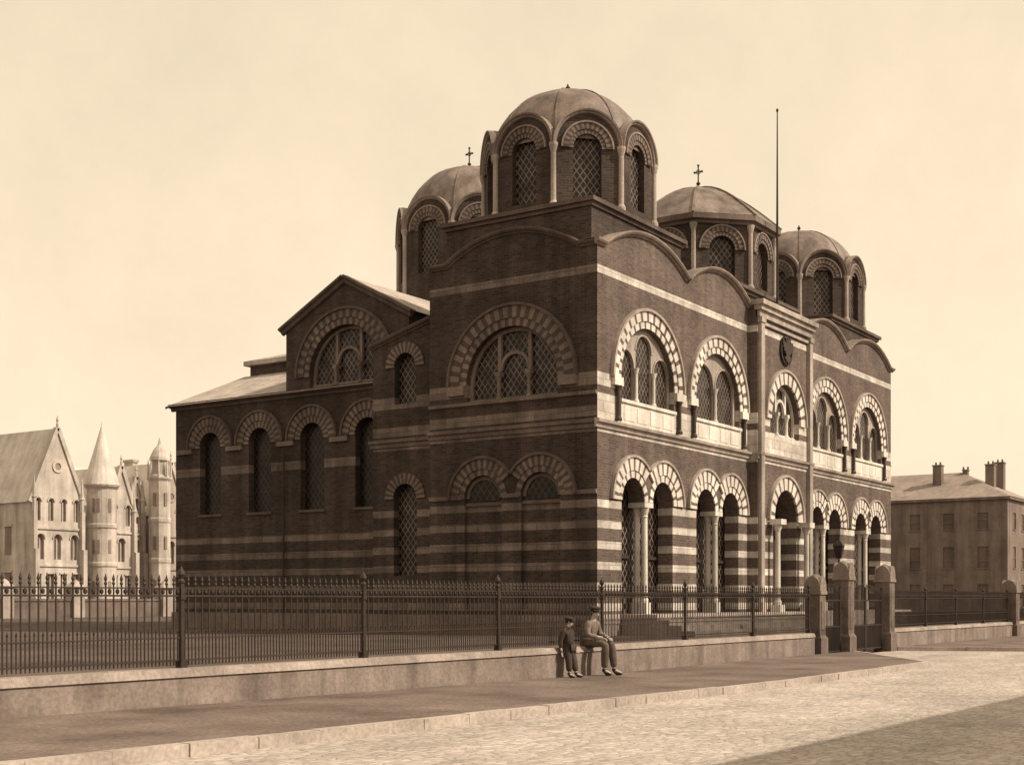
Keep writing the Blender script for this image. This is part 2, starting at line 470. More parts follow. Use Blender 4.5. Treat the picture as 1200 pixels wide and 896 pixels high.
# arches
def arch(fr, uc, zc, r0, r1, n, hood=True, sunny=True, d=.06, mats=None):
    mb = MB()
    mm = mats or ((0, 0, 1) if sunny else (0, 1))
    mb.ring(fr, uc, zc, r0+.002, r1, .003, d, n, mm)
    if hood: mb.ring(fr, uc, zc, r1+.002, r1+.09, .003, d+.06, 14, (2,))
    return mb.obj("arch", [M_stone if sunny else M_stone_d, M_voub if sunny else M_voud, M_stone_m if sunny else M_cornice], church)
for c in (3.2, 8.4, 18.8, 24.0):
    for s_ in (-1.0, 1.0): arch(F, c+s_, 4.67, .73, .96, 25, False, True, .04)
    for s_ in (-1, 1):
        mb = MB()
        a0, a1 = (0.0, pi)
        lim = math.acos(.99/1.38)
        if s_ < 0: a0 = lim
        else: a1 = pi-lim
        mb.ring(F, c+s_*1.0, 4.67, .965, 1.36, .003, .07, 25, (0, 0, 1), a0, a1)
        mb.ring(F, c+s_*1.0, 4.67, 1.365, 1.44, .003, .12, 14, (2,), a0+.06*(s_ < 0), a1-.06*(s_ > 0))
        mb.obj("arch", [M_stone, M_voub, M_stone_m], church)
    arch(F, c, 8.4, 1.80, 2.03, 49, False, True, .04)
    arch(F, c, 8.4, 2.03, 2.34, 49, True, True, .08, (0, 1, 0))
    for s_ in (-1, 1):
        fb("impost_block", M_stone, F, c+s_*2.08-.27, c+s_*2.08+.27, 8.14, 8.4, .005, .13)
        mb = MB(); u = c+s_*2.05
        mb.lathe((u, -.085), [(.0, 7.06), (.11, 7.06), (.11, 7.14), (.07, 7.2), (.065, 7.98), (.11, 8.135), (0, 8.135)], 10)
        mb.obj("colonette", M_marble, church, smooth=False)
    mb = MB(); mb.fbox(F, c-1.85, c+1.85, 7.68, 7.78, .005, .09); mb.fbox(F, c-1.78, c+1.78, 7.03, 7.68, .005, .03)
    for k in range(4):
        u = c-1.3+k*.867; mb.fbox(F, u-.33, u+.33, 7.14, 7.58, .03, .045)
    mb.obj("sill_panel", M_stone, church)
for c_ in (2.02, 4.18):
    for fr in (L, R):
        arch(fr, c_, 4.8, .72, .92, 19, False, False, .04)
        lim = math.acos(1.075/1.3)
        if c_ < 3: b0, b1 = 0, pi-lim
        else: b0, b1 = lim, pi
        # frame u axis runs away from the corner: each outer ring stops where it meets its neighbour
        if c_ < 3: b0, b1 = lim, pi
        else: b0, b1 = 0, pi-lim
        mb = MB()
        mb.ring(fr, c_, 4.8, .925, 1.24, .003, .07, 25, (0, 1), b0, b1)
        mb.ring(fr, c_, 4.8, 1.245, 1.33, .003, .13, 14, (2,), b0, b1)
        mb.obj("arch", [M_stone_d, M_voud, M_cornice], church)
for fr in (L, R):
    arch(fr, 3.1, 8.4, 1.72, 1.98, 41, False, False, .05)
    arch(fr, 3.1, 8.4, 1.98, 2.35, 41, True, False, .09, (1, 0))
    for s_ in (-1, 1): fb("impost_block", M_stone_d, fr, 3.1+s_*2.1-.32, 3.1+s_*2.1+.32, 8.1, 8.4, .005, .14)
arch(FC, 13.6, 8.35, 1.43, 1.9, 37, True, True, .08)
arch(FC, 13.6, 4.6, 1.16, 1.65, 31, True, True, .08)

# window tracery
def tracery(fr, o, dep, style=3, sunny=True, name="window", lat=M_lat):
    uc, r, sill, spr = o[:4]
    fi = fr.shift(-dep)
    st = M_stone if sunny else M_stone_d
    def shaft(win, u, zt):
        c = MB(); pc = fi.P(u, 0, .06)
        c.lathe((pc.x, pc.y), [(0, sill), (.1, sill), (.1, sill+.08), (.06, sill+.14), (.055, zt-.2), (.11, zt), (0, zt)], 10)
        c.obj("mullion_column", M_stone if sunny else M_stone_d, win)
    if style == 'full':
        p = MB(); p.pane(fi, o, -.1, grow=.01); win = p.obj(name, lat, church)
        mb = MB(); mb.ring(fi, uc, spr, r-.12, r+.01, -.09, 0, 16, (0,))
        w = r*.33
        for sg in (-1, 1):
            u = uc+sg*w
            mb.fbox(fi, u-.06, u+.06, spr+.35, spr+math.sqrt(r*r-w*w)-.02, -.09, .02)
            mb.fbox(fi, u-.1, u+.1, spr+.22, spr+.35, -.09, .16)
            mb.fbox(fi, uc+sg*r-(.1 if sg > 0 else 0), uc+sg*r+(.1 if sg < 0 else 0), sill, spr, -.09, 0)
        mb.ring(fi, uc, spr+.42, w-.1, w+.01, -.09, .015, 12, (0,))
        mb.fbox(fi, uc-r, uc+r, sill, sill+.1, -.09, .03)
        mb.obj("frame", st, win)
        for sg in (-1, 1): shaft(win, uc+sg*w, spr+.22)
        return
    if style == 3:
        w = r*.285
        ops = [(uc-r*.655, w, sill+.06, spr+.27*r), (uc, w, sill+.06, spr+.6*r), (uc+r*.655, w, sill+.06, spr+.27*r)]
    else:
        w = r*.42; ops = [(uc-w-.09, w, sill+.06, spr+.33*r), (uc+w+.09, w, sill+.06, spr+.33*r)]
    p = MB()
    for q in ops: p.pane(fi, q, -.08, grow=.01)
    win = p.obj(name, lat, church)
    mb = MB()
    ex = [uc+r*math.cos(pi*k/24) for k in range(25)]
    top = lambda u: spr+math.sqrt(max(0, r*r-(u-uc)**2))
    mb.wall(fi, uc-r, uc+r, sill, top, ops, .09, 0, 0, extra=ex)
    for q in ops: mb.ring(fi, q[0], q[3], q[1]+.001, q[1]+.06, .002, .03, 9, (0,))
    mb.obj("frame", [M_stone_m if sunny else M_stone_d], win)
    for a, b in zip(ops, ops[1:]): shaft(win, (a[0]+a[1]+b[0]-b[1])/2, a[3] if a[3] < b[3] else b[3])
for i, o in enumerate(upop): tracery(F, o, .17, 2 if i == 1 else 3, True)
tracery(FC, (13.6, 1.42, 7.78, 8.35), .2, 'full', True)
for fr in (L, R): tracery(fr, side_up[0], .2, 'full', False)

# ground arcade glazing, columns
for c in (3.2, 8.4, 18.8, 24.0):
    for s_ in (-1.0, 1.0):
        mb = MB(); o = (c+s_, .72, 1.15, 4.67); mb.pane(F, o, -.6, grow=.27)
        win = mb.obj("window", M_lata, church)
        mb = MB(); u = c+s_
        mb.fbox(F, u-.74, u+.74, 2.9, 3.0, -.59, -.52); mb.fbox(F, u-.04, u+.04, 1.2, 5.3, -.585, -.53)
        mb.obj("frame", M_wood, win)
    for dd in (.12, .40):
        mb = MB()
        mb.box(c-.17, c+.17, dd-.13, dd+.13, .5, 1.5)
        mb.lathe((c, dd), [(.14, 1.5), (.14, 1.56), (.1, 1.63), (.09, 4.2), (.11, 4.24), (.09, 4.28), (.15, 4.5), (.15, 4.52), (0, 4.52)], 14)
        mb.obj("column", M_stone, church)
    mb = MB(); mb.fbox(F, c-.29, c+.29, 4.522, 4.68, -.56, .04); mb.obj("impost_block", M_stone, church)
mb = MB(); mb.pane(FC, (13.6, 1.15, 1.15, 4.6), -.82, grow=.2); mb.obj("fanlight", M_lata, church)
door = MB()
for s_ in (-1, 1):
    u0, u1 = sorted((13.6+s_*.02, 13.6+s_*1.1))
    door.fbox(FC, u0, u1, 1.16, 3.9, -.78, -.7)
    for zz in (1.4, 2.7): door.fbox(FC, u0+.15, u1-.15, zz, zz+1.0, -.7, -.66)
dr = door.obj("door", M_wood, church)
mb = MB(); mb.lathe((13.7, .28), [(0, 2.5), (.04, 2.5), (.04, 2.6), (0, 2.6)], 8); mb.obj("handle", M_iron, dr)
for s_ in (-1, 1):
    mb = MB(); u = 13.6+s_*1.42
    mb.fbox(FC, u-.2, u+.2, .5, 1.4, .1, .5)
    mb.lathe((u, -.65), [(.15, 1.4), (.15, 1.5), (.105, 1.58), (.095, 4.1), (.18, 4.38), (0, 4.38)], 14)
    mb.fbox(FC, u-.25, u+.25, 4.38, 4.58, .09, .54)
    mb.obj("column", M_stone, church)
for k in range(4):
    mb = MB(); mb.box(1.25, 25.95, -2.6+.42*k, -.14, .4 if k == 0 else .5+.16*k+.001, .5+.16*(k+1))
    mb.obj("step", M_stone_m, church)

# double headed eagle emblem on roundel
mb = MB()
mb.ring(FC, 13.6, 11.08, .48, .56, .003, .09, 20, (0,), 0, 2*pi)
half = [(0, .50), (.05, .36), (.10, .44), (.20, .50), (.30, .44), (.21, .40), (.17, .30), (.24, .24), (.34, .34), (.47, .36), (.50, .20), (.44, .22), (.46, .06), (.38, .10), (.38, -.06), (.29, -.02), (.24, -.14), (.14, -.16), (.26, -.30), (.33, -.30), (.26, -.38), (.15, -.34), (.18, -.48), (.06, -.42), (0, -.54)]
pts = [(13.6+x, 11.08+y) for x, y in half]+[(13.6-x, 11.08+y) for x, y in half[::-1][1:-1]]
mb.extr(FC, pts, .01, .14)
mb.obj("eagle_emblem", M_iron, church)

# pedestals
def pedestal(x0, x1, y0, y1, z0, z1):
    mb = MB(); mb.box(x0, x1, y0, y1, z0, z1-.25); mb.obj("pedestal", M_brick, church)
    mb = MB(); mb.box(x0-.07, x1+.07, y0-.07, y1+.07, z1-.249, z1-.13); mb.box(x0-.17, x1+.17, y0-.17, y1+.17, z1-.129, z1)
    mb.obj("pedestal_cornice", M_cornice, church)
pedestal(.5, 6.5, .5, 5.98, 11.8, 13.84)
pedestal(W-6.5, W-.5, .5, 5.98, 11.8, 13.84)
pedestal(10.5, 16.7, .5, 6.1, 11.8, 13.3)
pedestal(10.2, 17.0, 11.1, 17.9, 10.5, 13.9)

def dome(cx, cy, z0, s, kind, cross, zs=None, zt=None):
    Rr = 2.85*s; a = Rr*math.cos(pi/8); hw = Rr*math.sin(pi/8)
    zs = zs or z0+2.0*s
    zt = zt or z0+4.6*s
    if kind != 'arc': zt = z0+4.6
    frs = []
    for i in range(8):
        A = i*pi/4; n = Vector((math.cos(A), math.sin(A), 0)); t = Vector((-math.sin(A), math.cos(A), 0))
        frs.append(Frame((cx+n.x*a, cy+n.y*a, 0), t, n))
    dr = MB(); op = (0, .46*s, zs-1.7*s, zs-.08*s)
    ex = [hw*math.cos(pi*k/16) for k in range(17)]
    if kind == 'arc': top = lambda u: zs+math.sqrt(max(0, hw*hw-u*u))
    else: top = lambda u: z0+2.5; op = (0, .5*s, z0+.25, z0+1.5)
    for fr in frs: dr.wall(fr, -hw, hw, z0, top, [op], .25, extra=ex)
    drum = dr.obj("dome_drum", M_brick, church)
    for fr in frs:
        mb = MB(); mb.pane(fr, op, -.2); w = mb.obj("window", M_lat, drum)
        mb = MB(); mb.ring(fr, 0, op[3], op[1]+.001, op[1]+.14*s, .004, .04, 27, (0, 1)); mb.ring(fr, 0, op[3], op[1]+.145*s, op[1]+.34*s, .004, .07, 27, (1, 0)); mb.ring(fr, 0, op[3], op[1]+.345*s, op[1]+.4*s, .004, .1, 14, (2,))
        mb.obj("arch", [M_stone_d, M_voud, M_cornice2], drum)
        if kind == 'arc':
            mb = MB(); path = [(-hw*math.cos(pi*k/20), zs+hw*math.sin(pi*k/20)) for k in range(21)]
            mb.sweep(fr, path, [(-.09*s, .003), (-.07*s, .08), (-.02, .10), (.0, .15), (.05*s, .16), (.06*s, -.1), (0, -.1)])
            mb.obj("eyebrow_cornice", M_cornice2, drum)
    for i in range(8):
        A = i*pi/4+pi/8; x = cx+(Rr+.02)*math.cos(A); y = cy+(Rr+.02)*math.sin(A); r = .09*s
        z1 = (zs if kind == 'arc' else z0+2.42)+.03
        c = MB(); c.lathe((x, y), [(0, z0+.02), (r*1.6, z0+.02), (r*1.6, z0+.12), (r, z0+.22), (r*.92, z1-.3), (r*1.6, z1-.08), (r*1.6, z1), (0, z1)], 10)
        c.obj("column", M_stone_m, drum)
    mb = MB()
    if kind == 'arc':
        zc = zs+.25*s; rc = a*.985; NT = 12; SG = 48
        for j in range(NT):
            t0 = j/NT*pi/2; t1 = (j+1)/NT*pi/2
            prof = [(rc*math.cos(t0), zc+(zt-zc)*math.sin(t0)), (rc*math.cos(t1) if j < NT-1 else 0, zc+(zt-zc)*math.sin(t1))]
            mb.lathe((cx, cy), prof, SG)
        cap = mb.obj("dome_roof", M_lead, drum, smooth=True)
        mb = MB()
        for fr in frs:
            p = [(-hw*math.cos(pi*k/20), zs+hw*math.sin(pi*k/20)+.05*s) for k in range(21)]
            for (u0, y0), (u1, y1) in zip(p, p[1:]):
                mb.poly([fr.P(u0, y0, .06), fr.P(u1, y1, .06), fr.P(u1*.45, y1+.1, -1.5*s), fr.P(u0*.45, y0+.1, -1.5*s)])
        mb.obj("hood_roof", M_lead, drum, smooth=True)
        for i in range(8):
            A = i*pi/4+pi/8; n = Vector((math.cos(A), math.sin(A), 0)); fr = Frame((cx, cy, 0), n, (-n.y, n.x, 0))
            path = [(rc*math.cos(t/12*pi/2*.98), zc+(zt-zc)*math.sin(t/12*pi/2*.98)) for t in range(13)][::-1]
            mb = MB(); mb.sweep(fr, path, [(-.03, -.03), (.03, -.02), (.03, .02), (-.03, .03)]); mb.obj("roof_rib", M_lead, drum)
    else:
        NT = 8; Re = Rr*1.1
        def pt(A, rr, j):
            t = j/NT; h = 1-t; v = math.sin(t*pi/2*.97)
            return (cx+rr*h*math.cos(A), cy+rr*h*math.sin(A), z0+2.78+(zt-z0-2.78)*v)
        for i in range(8):
            A = i*pi/4+pi/8; B = A+pi/4
            for j in range(NT):
                p = [pt(A, Re, j), pt(B, Re, j), pt(B, Re, j+1), pt(A, Re, j+1)]
                mb.poly(p[:3] if j == NT-1 else p)
        mb.obj("dome_roof", M_lead, drum)
        for i in range(8):
            A = i*pi/4+pi/8; n = Vector((math.cos(A), math.sin(A), 0)); fr = Frame((cx, cy, 0), n, (-n.y, n.x, 0))
            path = []
            for j in range(NT+1):
                q = pt(A, Re, min(j, NT-.1)); path.append(((Vector(q)-Vector((cx, cy, 0))).dot(n), q[2]))
            mb = MB(); mb.sweep(fr, path[::-1], [(-.03, -.04), (.05, -.04), (.05, .04), (-.03, .04)]); mb.obj("roof_rib", M_lead, drum)
        for r0, z_0, z_1 in ((1.04, z0+2.45, z0+2.58), (1.1, z0+2.581, z0+2.77)):
            mb = MB(); mb.lathe((cx, cy), [(Rr*.9, z_0), (Rr*r0, z_0), (Rr*r0, z_1), (Rr*.9, z_1)], 8, ph=pi/8)
            mb.obj("drum_cornice", M_stone_d, drum)
    mb = MB()
    mb.lathe((cx, cy), [(.2, zt-.06), (.14, zt+.05), (.05, zt+.08), (.035, zt+.12), (.09, zt+.2), (.035, zt+.28), (.02, zt+.33), (0, zt+.36)], 10)
    if cross:
        fr = Frame((cx, cy, 0), (0, 1, 0), (-1, 0, 0))
        mb.fbox(fr, -.02, .02, zt+.3, zt+.9, -.02, .02)
        mb.fbox(fr, -.16, -.021, zt+.64, zt+.68, -.018, .018); mb.fbox(fr, .021, .16, zt+.64, zt+.68, -.018, .018)
        for q in ((-.16, zt+.66), (.16, zt+.66), (0, zt+.92)):
            mb.fbox(fr, q[0]-.035, q[0]+.035, q[1]-.035, q[1]+.035, -.03, .03)
        mb.ring(fr, 0, zt+.66, .075, .1, -.012, .012, 16, (0,), 0, 2*pi)
    mb.obj("cross" if cross else "finial", M_iron, drum)
dome(3.45, 3.15, 13.84, 1.0, 'arc', False)
dome(23.75, 3.15, 13.84, 1.0, 'arc', False)
dome(13.6, 3.3, 13.3, 1.03, 'flat', True)
dome(13.6, 14.5, 13.9, 1.14, 'arc', True, 17.45, 20.7)

mb = MB(); mb.lathe((13.45, -.1), [(.0, 12.5), (.14, 12.5), (.14, 12.75), (.05, 12.9), (.045, 16), (.022, 20.2), (.05, 20.25), (.05, 20.3), (0, 20.36)], 8)
mb.obj("flagpole", M_wood, church)

# --- section behind the tower
for sx, x0, sg in ((1, .8, -1), (-1, W-.8, 1)):
    fr = Frame((x0, 0, 0), (0, 1, 0), (sg, 0, 0))
    mb = MB()
    rk = lambda u: 11.1-(u-6.3)*.27
    mb.wall(fr, D, 9.36, .4, 6.65, [(7.95, .5, 2.4, 5.0)], .3)
    mb.wall(fr, D, 9.36, 6.65, rk, [(7.95, .46, 8.2, 9.45)], .3)
    mb.poly([(x0, 9.36, .4), (x0-sg*6, 9.36, .4), (x0-sg*6, 9.36, rk(9.36)), (x0, 9.36, rk(9.36))])
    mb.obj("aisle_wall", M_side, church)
    for o in ((7.95, .5, 2.4, 5.0), (7.95, .46, 8.2, 9.45)):
        mb = MB(); mb.pane(fr, o, -.28); w = mb.obj("window", M_lat, church)
        mb = MB(); mb.ring(fr, o[0], o[3], o[1]+.001, o[1]+.36, .003, .05, 25, (0, 1)); mb.obj("arch", [M_stone_d, M_voud], church)
    sw(fr, [(D, 11.12), (9.45, 10.25)], PROF, "raking_cornice", M_cornice)
    sw(fr, [(D, 6.99), (9.44, 6.99)], STR, "string_course", M_stone_d)
    mb = MB(); mb.poly([(x0, D, 11.13), (x0-sg*8, D, 11.13), (x0-sg*8, 9.4, 10.28), (x0, 9.4, 10.28)])
    mb.obj("aisle_roof", M_lead, church)
    # wing
    xw = 2.0 if sx == 1 else W-2.0
    fw = Frame((xw, 0, 0), (0, 1, 0), (sg, 0, 0))
    wops = [(c, .58, 4.9, 7.5) for c in (10.6, 13.25, 15.9, 18.55)]
    mb = MB(); mb.wall(fw, 9.36, 20.5, .4, 9.1, wops, .3)
    xi = 6.0 if sx == 1 else W-6.0
    mb.poly([(xw, 20.5, .4), (xi, 20.5, .4), (xi, 20.5, 10.8), (xw, 20.5, 9.2)])
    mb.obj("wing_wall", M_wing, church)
    for o in wops:
        mb = MB(); mb.pane(fw, o, -.28); w = mb.obj("window", M_latd, church)
        mb = MB(); mb.fbox(fw, o[0]-.64, o[0]+.64, o[2]-.1, o[2]-.002, .003, .06); mb.obj("sill", M_cornice, w)
        mb = MB(); mb.ring(fw, o[0], o[3], o[1]+.001, o[1]+.26, .003, .05, 25, (0, 1)); mb.ring(fw, o[0], o[3], o[1]+.27, 1.16, .003, .08, 29, (1, 0)); mb.ring(fw, o[0], o[3], 1.165, 1.25, .003, .13, 15, (2,))
        mb.obj("arch", [M_stone_d, M_voud, M_cornice], church)
    for c in (9.75, 11.93, 14.57, 17.22, 19.95): fb("impost_block", M_stone_d, fw, c-.42, c+.42, 7.3, 7.48, .004, .1)
    sw(fw, [(9.4, 9.3), (20.7, 9.3)], [(-.26, .004), (-.24, .07), (-.15, .09), (-.12, .2), (0, .25), (.04, -.1), (0, -.1)], "eaves_cornice", M_cornice)
    mb = MB(); mb.poly([(xw+sg*.33, 9.4, 9.22), (xw+sg*.33, 20.75, 9.22), (xi, 20.75, 11.0), (xi, 9.4, 11.0)]); mb.poly([(xw+sg*.33, 20.75, 9.22), (xw+sg*.33, 20.75, 9.12), (xi, 20.75, 10.9), (xi, 20.75, 11.0)])
    mb.obj("wing_roof", M_slate, church)
    # gable
    xg = xw+sg*.05; fg = Frame((xg, 0, 0), (0, 1, 0), (sg, 0, 0))
    gt = lambda u: 11.6+(2.9-abs(u-11.6))*.52
    gop = (11.6, 1.72, 9.36, 9.75)
    mb = MB(); mb.wall(fg, 8.7, 14.5, 9.3, gt, [gop], .35, extra=[11.6])
    mb.poly([(xg, 14.5, 9.3), (xi, 14.5, 9.3), (xi, 14.5, 11.6), (xg, 14.5, 11.6)]); mb.poly([(xg, 8.7, 9.3), (xi, 8.7, 9.3), (xi, 8.7, 11.6), (xg, 8.7, 11.6)])
    mb.obj("gable_wall", M_brick, church)
    tracery(fg, gop, .2, 'full', False)
    mb = MB(); mb.ring(fg, 11.6, 9.75, 1.73, 1.98, .003, .05, 41, (0, 1)); mb.ring(fg, 11.6, 9.75, 1.985, 2.27, .003, .08, 41, (1, 0)); mb.ring(fg, 11.6, 9.75, 2.275, 2.37, .003, .14, 16, (2,))
    mb.obj("arch", [M_stone_d, M_voud, M_cornice], church)
    GP = [(-.2, .004), (-.17, .1), (-.06, .13), (0, .22), (.08, .22), (.08, -.1), (0, -.1)]
    sw(fg, [(8.5, gt(8.5)+.06), (11.59, gt(11.6)+.06)], GP, "gable_cornice", M_cornice)
    sw(fg, [(11.61, gt(11.6)+.06), (14.7, gt(14.7)+.06)], GP, "gable_cornice", M_cornice)
mb = MB()
gz = lambda u: 11.72+(2.9-abs(u-11.6))*.52
for u0, u1 in ((8.45, 11.6), (11.6, 14.75)):
    mb.poly([(1.8, u0, gz(u0)), (W-1.8, u0, gz(u0)), (W-1.8, u1, gz(u1)), (1.8, u1, gz(u1))])
mb.obj("transept_roof", M_slate, church)
mb = MB(); mb.box(6, W-6, D+.02, 20.4, .4, 11.4); mb.obj("nave_wall", M_brick, church)
mb = MB(); mb.box(5.8, W-5.8, D+.05, 20.6, 11.41, 11.6)
mb.poly([(5.8, 6.4, 11.6), (W-5.8, 6.4, 11.6), (W-9, 9, 12.6), (9, 9, 12.6)]); mb.poly([(5.8, 20.6, 11.6), (W-5.8, 20.6, 11.6), (W-9, 17.8, 12.6), (9, 17.8, 12.6)])
mb.poly([(5.8, 6.4, 11.6), (9, 9, 12.6), (9, 17.8, 12.6), (5.8, 20.6, 11.6)]); mb.poly([(W-5.8, 6.4, 11.6), (W-9, 9, 12.6), (W-9, 17.8, 12.6), (W-5.8, 20.6, 11.6)])
mb.poly([(9, 9, 12.6), (W-9, 9, 12.6), (W-9, 17.8, 12.6), (9, 17.8, 12.6)])
mb.obj("nave_roof", M_slate, church)
fb("plinth", M_stone_d, Frame((2, 0, 0), (0, 1, 0), (-1, 0, 0)), 9.9, 20.6, .4, 1.1, .003, .14)
fb("plinth", M_stone_d, Frame((.8, 0, 0), (0, 1, 0), (-1, 0, 0)), 6.31, 9.46, .4, 1.1, .003, .12)
mb = MB(); mb.lathe((1.88, 14.57), [(.035, .5), (.035, 7.2)], 8); mb.obj("downpipe", M_iron, church)

# ------------------------------------------------------------------ boundary wall & railings
YW = -5.8; WT = .42; ZT = .62
def bwall(x0, x1, label):
    e = empty("boundary_wall", (x0, YW, 0), label=label, category="wall")
    mb = MB(); mb.box(0, x1-x0, .04, WT-.02, -.13, ZT-.12); mb.obj("wall_body", M_wallst, e)
    mb = MB(); n = max(1, int((x1-x0)/1.5)); st = (x1-x0)/n
    for i in range(n):
        h = random.uniform(-.004, .004)
        mb.hexa([(i*st+.001, .01, ZT-.119), ((i+1)*st-.001, .01, ZT-.119), ((i+1)*st-.001, WT+.03, ZT-.119), (i*st+.001, WT+.03, ZT-.119),
                 (i*st+.001, .05, ZT+h), ((i+1)*st-.001, .05, ZT+h), ((i+1)*st-.001, WT, ZT+h), (i*st+.001, WT, ZT+h)])
    mb.obj("coping", M_coping, e)
bwall(-33.3, 2.7, "low stained stone boundary wall with worn coping")
bwall(9.6, 26.0, "low stone boundary wall beyond the church gateway")
bwall(26.8, 60, "low stone boundary wall continuing past the end pier")

YF = .24
PL = 4.01
pm = MB()
def bar(mb, x, y, z0, z1, w=.0085, fin=True):
    mb.box(x-w, x+w, y-w, y+w, z0, z1)
    if fin:
        mb.lathe((x, y), [(.012, z1), (.026, z1+.03), (.012, z1+.055), (.024, z1+.09), (0, z1+.17)], 5)
zz = ZT
pm.box(.03, PL-.03, YF-.02, YF+.02, zz+.1, zz+.125)
pm.box(.03, PL-.03, YF-.02, YF+.02, zz+.42, zz+.44)
pm.box(.03, PL-.03, YF-.02, YF+.02, zz+1.02, zz+1.045)
pm.box(.03, PL-.03, YF-.016, YF+.016, zz+1.13, zz+1.148)
nb = 29
for i in range(nb):
    x = PL*(i+1)/(nb+1)
    bar(pm, x, YF, zz+.04, zz+1.17)
for i in range(nb+1):
    x = PL*(i+.5)/(nb+1)
    bar(pm, x, YF, zz+.04, zz+.5, .007, False)
    pm.lathe((x, YF), [(.008, zz+.5), (.02, zz+.52), (0, zz+.58)], 4)
    pm.lathe((x, YF), [(.0, zz+1.048), (.028, zz+1.07), (.03, zz+1.09), (.028, zz+1.11), (0, zz+1.13)], 5)
panel0 = pm.obj("railing_panel", M_iron, link=False)
pp = MB()
pp.box(-.06, .06, YF-.06, YF+.06, zz-.01, zz+.12); pp.box(-.03, .03, YF-.03, YF+.03, zz+.12, zz+1.22)
pp.box(-.045, .045, YF-.045, YF+.045, zz+.98, zz+1.06)
pp.lathe((0, YF), [(.0, zz+1.22), (.05, zz+1.22), (.05, zz+1.25), (.025, zz+1.28), (.058, zz+1.34), (.045, zz+1.39), (.02, zz+1.42), (0, zz+1.47)], 8)
post0 = pp.obj("railing_post", M_iron, link=False)
def fence(x0, n, sc, label):
    e = empty("iron_fence", (x0, YW, 0), label=label, category="fence", group="iron railings on the boundary wall")
    for i in range(n+1):
        c = post0.copy(); COL.objects.link(c); c.parent = e; c.location = (i*PL*sc, 0, 0)
        c.rotation_euler = (random.uniform(-.004, .004), random.uniform(-.006, .006), 0)
        if i < n:
            c = panel0.copy(); COL.objects.link(c); c.parent = e; c.location = (i*PL*sc, 0, 0); c.scale = (sc, 1, 1)
            c.rotation_euler = (random.uniform(-.006, .006), 0, random.uniform(-.002, .002))
fence(2.72-PL*9, 9, 1, "black wrought iron railings with ball finials along stained wall")
fence(10.1, 4, 15.8/4/PL, "black wrought iron railings beyond the gateway")
fence(27.0, 5, 1, "black wrought iron railings past the end pier")

def pier(x, w, h, label):
    e = empty("gate_pier", (x, YW+.2, 0), label=label, category="gate pier", group="stone piers of the gateway")
    a = w/2
    mb = MB(); mb.box(-a-.06, a+.06, -a-.06, a+.06, -.13, .45)
    mb.hexa([(-a-.06, -a-.06, .45), (a+.06, -a-.06, .45), (a+.06, a+.06, .45), (-a-.06, a+.06, .45), (-a, -a, .55), (a, -a, .55), (a, a, .55), (-a, a, .55)])
    mb.box(-a, a, -a, a, .551, h-.6)
    mb.box(-a*.6, a*.6, -a-.02, -a-.001, .7, h-.8)
    mb.obj("shaft", M_pier, e)
    mb = MB()
    mb.box(-a-.04, a+.04, -a-.04, a+.04, h-.599, h-.5)
    zc = h-.5; r = a+.02
    mb.lathe((0, 0), [(r*1.0, zc), (r*1.02, zc+.1)]+[(r*1.02*math.cos(t*pi/16)+.0, zc+.1+(h-zc-.1)*math.sin(t*pi/16)) for t in range(1, 8)]+[(0, h)], 16)
    arc = [(r*math.cos(pi*k/14), zc+.06+(h-zc-.12)*math.sin(pi*k/14)) for k in range(15)]
    pts = [(-r, zc+.001), (r, zc+.001)]+arc
    mb.extr(Frame((0, 0, 0), (1, 0, 0), (0, -1, 0)), pts, -r, r)
    pts2 = [(u*.995, z-.004) for u, z in pts]; pts2[0] = (-r*.995, zc+.003); pts2[1] = (r*.995, zc+.003)
    mb.extr(Frame((0, 0, 0), (0, 1, 0), (1, 0, 0)), pts2, -r-.004, r+.004)
    mb.obj("rounded_cap", M_wallst, e)
pier(3.15, .46, 2.35, "shorter stone gate pier with rounded cap at railing end")
pier(5.55, .48, 2.8, "tall stone gate pier with rounded cap")
pier(9.45, .5, 2.78, "tall stone gate pier with rounded cap beside boundary wall")
pier(26.4, .6, 2.5, "stone end pier with rounded cap")

def gate(x0, x1, label, zt=2.0):
    e = empty("iron_gate", (x0, YW+.2, 0), label=label, category="gate")
    w = x1-x0; nleaf = 1 if w < 2.3 else 2
    for l in range(nleaf):
        a = w*l/nleaf+.02; b = w*(l+1)/nleaf-.02
        mb = MB()
        for z in (0, .75, 1.55): mb.box(a, b, -.02, .02, z, z+.045)
        mb.box(a, a+.05, -.025, .025, -.06, zt); mb.box(b-.05, b, -.025, .025, -.06, zt)
        n = int((b-a)/.11)
        for i in range(1, n):
            x = a+(b-a)*i/n
            bar(mb, x, 0, 0, 1.7+.25*math.sin(pi*((x)/w)), .011)
        for i in range(n):
            x = a+(b-a)*(i+.5)/n; bar(mb, x, 0, 0, .8, .009, False)
        mb.obj("gate_leaf", M_iron, e)
gate(3.45, 5.23, "narrow wrought iron gate between two stone piers")
gate(5.87, 9.12, "double wrought iron gate between tall stone piers")

lp = empty("street_lamp", (6.6, -5.05, .5), label="dark iron lamp post with glazed lantern behind gate pier", category="street lamp")
mb = MB(); mb.lathe((0, 0), [(.12, 0), (.12, .3), (.06, .4), (.04, 1.2), (.05, 1.25), (.03, 1.3), (.028, 2.35), (0, 2.4)], 10); mb.box(-.2, .2, -.012, .012, 2.1, 2.125)
mb.obj("post", M_iron, lp)
mb = MB(); mb.lathe((0, 0), [(.0, 2.4), (.09, 2.4), (.18, 2.8), (.21, 2.81), (.1, 2.96), (.04, 2.99), (.03, 3.06), (0, 3.14)], 6); mb.obj("lantern", M_glass, lp)

